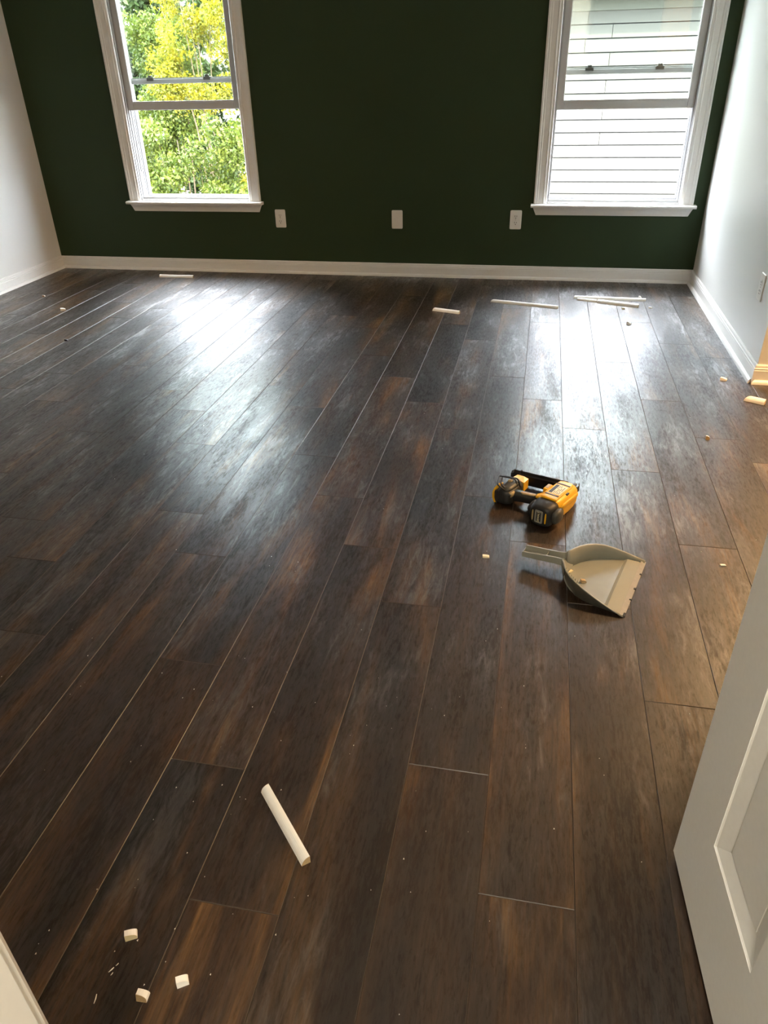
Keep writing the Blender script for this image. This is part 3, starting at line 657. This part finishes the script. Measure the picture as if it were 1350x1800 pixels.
    b = MB(); b.bbox((.258, -.005, .036), (.280, .006, .046), MAG, .0015, 1, T=T); b.bbox((.262, -.010, .038), (.271, .010, .043), MAG, .001, 1, T=T); b.done('contact_tip', nose)
    # magazine: long rail from the nose to beyond the battery foot
    d0, d1 = Vector((.238, .012, 0)), Vector((.203, .232, 0)); du = (d1 - d0).normalized(); dn = Vector((du.y, -du.x, 0))
    def MP(k, s, z): q = d0 + du * k + dn * s; return P(q.x, q.y, z)
    ln = (d1 - d0).length
    msec = [(-.013, .012), (-.013, .050), (-.006, .053), (-.004, .059), (.004, .059), (.006, .052), (.013, .050), (.013, .037), (.0155, .036), (.0155, .024), (.013, .023), (.013, .012)]
    b = MB(); b.loft([[MP(k, s, z) for s, z in msec] for k in (0, ln)], MAG, smooth=False); mg = b.done('magazine', t)
    for s, z in ((0.0, .0600), (.0140, .043), (.0165, .030)):
        b = MB(); b.tube([MP(.01, s, z), MP(ln - .012, s, z)], .0016, GRY, 6); b.done('magazine_rail', mg)
    b = MB(); b.loft([[MP(k, s * f_, .004 + (z - .004) * g) for s, z in ((-.016, .006), (-.016, .056), (-.006, .064), (.006, .064), (.017, .052), (.017, .006))] for k, f_, g in ((ln - .028, 1, 1), (ln - .004, 1.0, 1), (ln + .008, .8, .86))], BLK, smooth=False); b.done('end_block', mg)
    b = MB(); b.bbox((ln * .45, -.004, .059), (ln * .53, .004, .063), BLK, .001, 1, T=Matrix(((du.x * A.x + du.y * Lf.x, dn.x * A.x + dn.y * Lf.x, 0, P(d0.x, d0.y, 0).x), (du.x * A.y + du.y * Lf.y, dn.x * A.y + dn.y * Lf.y, 0, P(d0.x, d0.y, 0).y), (0, 0, 1, 0), (0, 0, 0, 1)))); b.done('pusher', mg)
    # handle
    ha, hb = Vector((.088, .040, 0)), Vector((.066, .165, 0)); hd = (hb - ha).normalized(); hn = Vector((hd.y, -hd.x, 0))
    def HP(k, s, z): q = ha + hd * k + hn * s; return P(q.x, q.y, z)
    hv = HP(0, 1, 0) - HP(0, 0, 0)
    b = MB(); b.loft([sring(HP(k, s, z), hv, Z, hs_, hz, 20, 3) for k, s, z, hs_, hz in ((-.012, 0, .043, .026, .026), (.010, 0, .042, .021, .022), (.035, 0, .040, .0185, .0195), (.080, .001, .038, .019, .0195), (.112, .001, .037, .020, .021), (.128, 0, .037, .020, .022))], BLK); hdl = b.done('handle', t)
    b = MB(); b.loft([sring(HP(k, s, z), hv, Z, hs_, .004, 16, 3) for k, s, z, hs_ in ((.030, -.004, .057, .004), (.036, -.004, .0575, .008), (.078, -.004, .0555, .0085), (.088, -.004, .0555, .003))], TAN); e = b.done('grip_inlay', hdl); e['label'] = 'tan inlay along the grip'
    b = MB(); b.loft([sring(HP(k, s, z), hv, Z, hs_, hz, 16, 4) for k, s, z, hs_, hz in ((-.004, -.002, .064, .020, .010), (.012, -.002, .060, .018, .009), (.028, -.003, .057, .012, .004))], YEL, smooth=False); b.done('grip_collar', t)
    b = MB(); b.bbox((.108, .040, .045), (.152, .060, .080), YEL, .005, 2, T=T); b.bbox((.118, .044, .0795), (.146, .056, .0815), TAN, .0005, 1, T=T); b.done('selector_housing', t)
    b = MB(); b.loft([ring(a, .060, .040, .010, .012, 2.6, 16) for a in (.106, .118)], BLK); b.done('trigger', t)
    # battery foot
    ey = lambda c, ha_, hz_, l, z, p=4: sring(P(c, l, z), A, Z, ha_, hz_, 24, p)
    b = MB(); b.loft([ey(.080, .040, .020, .146, .034), ey(.082, .052, .028, .152, .035), ey(.083, .060, .033, .166, .036), ey(.083, .061, .034, .188, .036), ey(.083, .057, .031, .197, .035)], RUB); foot = b.done('battery_foot', t)
    b = MB(); b.loft([ring(.070, .172, z, hl, ha2, 3.4, 22) for z, hl, ha2 in ()] or [sring(P(.082, .172, z), A, Lf, ha2, hl, 22, 3.2) for z, ha2, hl in ((.062, .050, .020), (.070, .046, .018), (.074, .034, .013), (.0755, .020, .008))], GRY); b.done('foot_cover', foot)
    b = MB(); b.bbox((.026, .196, .001), (.120, .212, .056), BLK, .005, 2, T=T); b.done('battery_pack', foot)
    b = MB(); pts = [(.020, .206, .012), (.022, .213, .026), (.028, .216, .042), (.036, .214, .056), (.050, .208, .068), (.066, .204, .072)]
    b.loft([[P(a - .004, l - .002, z), P(a + .006, l - .004, z - .003), P(a + .012, l + .003, z - .004), P(a, l + .004, z + .003)] for a, l, z in pts], YEL, smooth=False); e = b.done('side_strip', foot); e['label'] = 'curved yellow strip at the end of the foot'
    b = MB(); b.loft([ring(a, .158, .050, .015, .010, 3, 16) for a in (.036, .060)], TAN); b.loft([ring(a, .158, .050, .010, .006, 3, 16) for a in (.030, .037)], INK); e = b.done('latch_button', foot); e['label'] = 'tan latch button'
    b = MB(); b.bbox((.082, .176, .072), (.100, .192, .080), TAN, .003, 1, T=T); b.bbox((.112, .158, .060), (.126, .172, .074), TAN, .003, 1, T=T); b.done('foot_inserts', foot)
    # yellow tail piece between foot and magazine
    b = MB(); b.loft([[P(a, l, z) for a, l, z in sec] for sec in (
        [(.140, .205, .008), (.186, .206, .008), (.186, .206, .054), (.140, .205, .060)],
        [(.140, .178, .006), (.186, .180, .006), (.186, .180, .055), (.140, .178, .060)],
        [(.146, .155, .014), (.184, .158, .014), (.184, .158, .052), (.146, .155, .052)])], YEL, smooth=False); e = b.done('tail_bracket', t); e['label'] = 'yellow bracket joining foot and magazine'
    # belt hook of bent wire
    def arc(pts, n=4):
        out = []
        for i, p in enumerate(pts):
            p = Vector(p)
            if 0 < i < len(pts) - 1:
                a, c = Vector(pts[i - 1]), Vector(pts[i + 1]); r = .010
                q0 = p + (a - p).normalized() * min(r, (a - p).length / 2); q1 = p + (c - p).normalized() * min(r, (c - p).length / 2)
                for k in range(n + 1): f_ = k / n; out.append(q0.lerp(p, f_).lerp(p.lerp(q1, f_), f_))
            else: out.append(p)
        return out
    b = MB(); b.tube(arc([P(.034, .165, .060), P(.028, .202, .083), P(.082, .228, .087), P(.093, .165, .089), P(.090, .152, .058)]), .0029, BLK, 8)
    b.tube(arc([P(.046, .160, .060), P(.042, .196, .080), P(.094, .220, .084), P(.106, .160, .086), P(.103, .148, .056)]), .0029, BLK, 8); e = b.done('belt_hook', t)
    e['label'] = 'black bent wire belt hook'; t.scale = (.95, .95, .95)
nail_gun()

# ------------------------------------------------------------------ outdoors
b = MB(); b.box((-40, TW + .05, -1.2), (30, 40, -.9), GROUND); structure(b.done('trim_ground'))
bpy.data.objects['trim_ground'].name = 'ground'
# neighbour's house behind the right window: lap siding board by board
nh = empty('neighbour_house', (2, 6.5, -.9), 'pale neighbouring house with lap siding outside the right window', 'house')
def nbox(b, a, c, m): b.box([a[i] - nh.location[i] for i in range(3)], [c[i] - nh.location[i] for i in range(3)], m)
HX0, HX1 = -4.1, 8.0  # left end stretched out of view to shade the left wall
b = MB(); nbox(b, (HX0, 6.56, -.9), (HX1, 12, 2.02), LAP_SHADE); b.done('house_wall', nh)  # dark backing shows through the board gaps as painted lap shadows
EXP = .1602; ztop = 1.919
butt = {0: .41, 1: .74, 2: .40, 3: .74, 5: .73, 7: .73, 9: .73}
def board(xa, xb, k):
    zc = ztop - EXP * k
    b = MB()
    pr = [(6.559, zc), (6.540, zc), (6.520, zc - EXP + .012), (6.559, zc - EXP + .012)]
    b.loft([[(x - nh.location[0], y - nh.location[1], z - nh.location[2]) for y, z in pr] for x in (xa, xb)], SIDING, smooth=False); b.done('siding_board', nh)
for k in range(17):
    j = butt.get(k); j = 3.3 if j is None else j
    x = j
    xs_ = [HX0]; q = j - 3.66 * math.floor((j - HX0) / 3.66)
    while q < HX1: 
        if q > HX0 + .05: xs_.append(q)
        q += 3.66
    xs_.append(HX1)
    for xa, xb in zip(xs_, xs_[1:]): board(xa + .0035, xb - .0035, k)
b = MB(); nbox(b, (HX0, 6.505, 1.915), (HX1, 6.56, 2.06), EAVE); b.done('frieze_board', nh)
b = MB(); nbox(b, (HX0 - .3, 6.16, 2.06), (HX1 + .3, 6.6, 2.08), EAVE); b.done('soffit', nh)
b = MB(); nbox(b, (HX0 - .3, 6.12, 2.06), (HX1 + .3, 6.16, 2.22), TRIM); b.done('fascia', nh)
b = MB(); b.loft([[(x - nh.location[0], y - nh.location[1], z - nh.location[2]) for y, z in ((6.06, 2.20), (6.06, 2.24), (9.4, 5.1), (12.7, 2.24), (12.7, 2.2))] for x in (HX0 - .35, HX1 + .35)], ROOFM, smooth=False); b.done('roof', nh)  # ridge raised above the view to hold back low sky

# house far behind the left window
fh = empty('distant_house', (-14, 17.5, -.9), 'distant white house with grey roof seen past the trees in the left window', 'house')
def fbox(b, a, c, m): b.box([a[i] - fh.location[i] for i in range(3)], [c[i] - fh.location[i] for i in range(3)], m)
b = MB(); fbox(b, (-22, 16.4, -.9), (-9.4, 24, 2.45), SIDING); b.done('house_wall', fh)
b = MB(); fbox(b, (-22.4, 15.9, 2.42), (-9.1, 16.1, 2.60), TRIM); b.done('gutter', fh)
b = MB(); b.loft([[(x - fh.location[0], y - fh.location[1], z - fh.location[2]) for y, z in ((15.95, 2.52), (15.95, 2.6), (20, 5.0), (24.4, 2.6), (24.4, 2.5))] for x in (-22.4, -9.1)], ROOFM, smooth=False); b.done('roof', fh)
b = MB(); fbox(b, (-12.4, 16.36, .2), (-11.5, 16.41, 1.6), TRIM); fw = b.done('window_frame', fh)
b = MB(); fbox(b, (-12.33, 16.34, .27), (-11.57, 16.37, 1.53), GRY); b.done('pane', fw)

def leaves(name, parent, m, blobs, n, size, up=.2):
    """diamond leaves scattered in ellipsoid blobs (cx, cy, cz, rx, ry, rz)"""
    vol = np.array([q[3] * q[5] for q in blobs]); cnt = (n * vol / vol.sum()).astype(int)
    V, F = [], []; base = 0
    for q, c in zip(blobs, cnt):
        d = rng.normal(size=(c, 3)); d /= np.linalg.norm(d, axis=1)[:, None]; r = rng.random(c) ** .45
        ctr = np.array(q[:3]) + d * r[:, None] * np.array(q[3:])
        ax = rng.normal(size=(c, 3)) + np.array([0, 0, -.25]); ax /= np.linalg.norm(ax, axis=1)[:, None]
        sd = np.cross(ax, rng.normal(size=(c, 3))); sd /= np.linalg.norm(sd, axis=1)[:, None]
        s = size * rng.uniform(.6, 1.25, c)[:, None]
        quad = np.stack([ctr - ax * s * .5, ctr + sd * s * .27, ctr + ax * s * .5, ctr - sd * s * .27], 1).reshape(-1, 3)
        V.append(quad); F.append(base + np.arange(c * 4).reshape(-1, 4)); base += c * 4
    V = np.concatenate(V); F = np.concatenate(F)
    me = bpy.data.meshes.new(name); me.from_pydata(V.tolist(), [], F.tolist()); me.materials.append(m)
    o = new_obj(name, me, parent); o['kind'] = 'stuff'; return o
def shrub(name, loc, label, cat, m, blobs, n, size, stems):
    t = empty(name, loc, label, cat); L0 = Vector(loc)
    leaves('foliage', t, m, [(q[0] - L0.x, q[1] - L0.y, q[2] - L0.z, q[3], q[4], q[5]) for q in blobs], n, size)
    for pts, r in stems:
        b = MB(); b.tube([Vector(p) - L0 for p in pts], [r * (1 - .7 * i / (len(pts) - 1)) for i in range(len(pts))], BARK, 7); b.done('stem', t)
    return t
GZ = -.9
# multi-stemmed yellow green tree in the middle, 4 to 5 m beyond the wall
st = []
for i in range(5):
    a = random.uniform(-.5, .5); st.append(([(-4.27 + a * .15, 4.5, GZ), (-4.27 + a * .3, 4.5 + a * .1, .7), (-4.25 + a * .6, 4.5 + a * .2, 1.5), (-4.23 + a * 1.0, 4.5 + a * .3, 2.4)], .012))
bl = [(-4.28 + random.uniform(-.52, .55), 4.5 + random.uniform(-.28, .28), random.uniform(1.0, 2.7), random.uniform(.10, .22), .18, random.uniform(.10, .24)) for _ in range(54)]
shrub('crape_myrtle', (-4.28, 4.5, GZ), 'slender multi-stemmed tree with yellow sunlit leaves outside the left window', 'tree', LEAF_Y, bl, 17000, .043, st)
bl = [(-5.42 + random.uniform(-.42, .42), 5.9 + random.uniform(-.35, .35), random.uniform(.0, 2.0), random.uniform(.12, .25), .22, random.uniform(.12, .25)) for _ in range(60)]
shrub('green_shrub', (-5.42, 5.9, GZ), 'mid green bushy shrub at the left outside the left window', 'shrub', LEAF_G, bl, 17000, .055, [([(-5.45 + k * .06, 5.9, GZ), (-5.5 + k * .1, 5.9, .4), (-5.5 + k * .12, 5.9, 1.5)], .014) for k in range(4)])
bl = [(-3.85 + random.uniform(-.75, .62), 2.85 + random.uniform(-.22, .22), random.uniform(-.5, .84), random.uniform(.10, .21), .18, random.uniform(.09, .18)) for _ in range(84)]
shrub('low_shrub', (-3.85, 2.85, GZ), 'low light green shrub with white gaps under the yellow tree', 'shrub', LEAF_G, bl, 17000, .050, [([(-4.35 + k * .2, 2.85, GZ), (-4.35 + k * .21, 2.85, 0), (-4.4 + k * .22, 2.85, .7)], .008) for k in range(6)])
bl = [(-3.32 + random.uniform(-.18, .26), 3.85 + random.uniform(-.22, .22), random.uniform(.1, 1.75), random.uniform(.10, .2), .18, random.uniform(.10, .22)) for _ in range(34)]
shrub('yellow_shrub', (-3.32, 3.85, GZ), 'golden yellow shrub at the right edge of the left window view', 'shrub', LEAF_Y, bl, 8000, .045, [([(-3.3 + k * .06, 3.85, GZ), (-3.32 + k * .07, 3.85, .3), (-3.35 + k * .09, 3.85, 1.3)], .010) for k in range(4)])
bl = [(-7.75 + random.uniform(-.75, .75), 10.4 + random.uniform(-.5, .5), random.uniform(3.0, 5.4), random.uniform(.3, .5), .4, random.uniform(.28, .45)) for _ in range(46)]
shrub('sky_block_tree', (-7.75, 10.4, GZ), 'added tree with a high crown above the view, blocking low sky', 'tree', LEAF_D, bl, 15000, .12, [([(-7.75, 10.4, GZ), (-7.72, 10.4, 1.5), (-7.78, 10.4, 3.6)], .07)])  # put in for its unseen crown, which cuts off low sky
# deeper green trees behind; tall crown raised, left one added to block low sky
for (x, y, w, h_, lab) in ((-8.15, 9.5, .7, 2.1, 'deep green tree behind the left shrub, before the distant house'), (-6.0, 8.4, 1.0, 5.0, 'tall deep green tree directly behind the yellow tree'), (-9.3, 8.0, .95, 5.0, 'added unseen deep green tree left of the left window view, blocking low sky')):
    bl = [(x + random.uniform(-w, w), y + random.uniform(-.4, .4), random.uniform(-.7, h_), random.uniform(.2, .38), .3, random.uniform(.2, .38)) for _ in range(int(24 * h_))]
    shrub('garden_tree', (x, y, GZ), lab, 'tree', LEAF_D, bl, int(6500 * h_), .11, [([(x, y, GZ), (x + .05, y, .6), (x - .05, y, 2.0)], .05)])
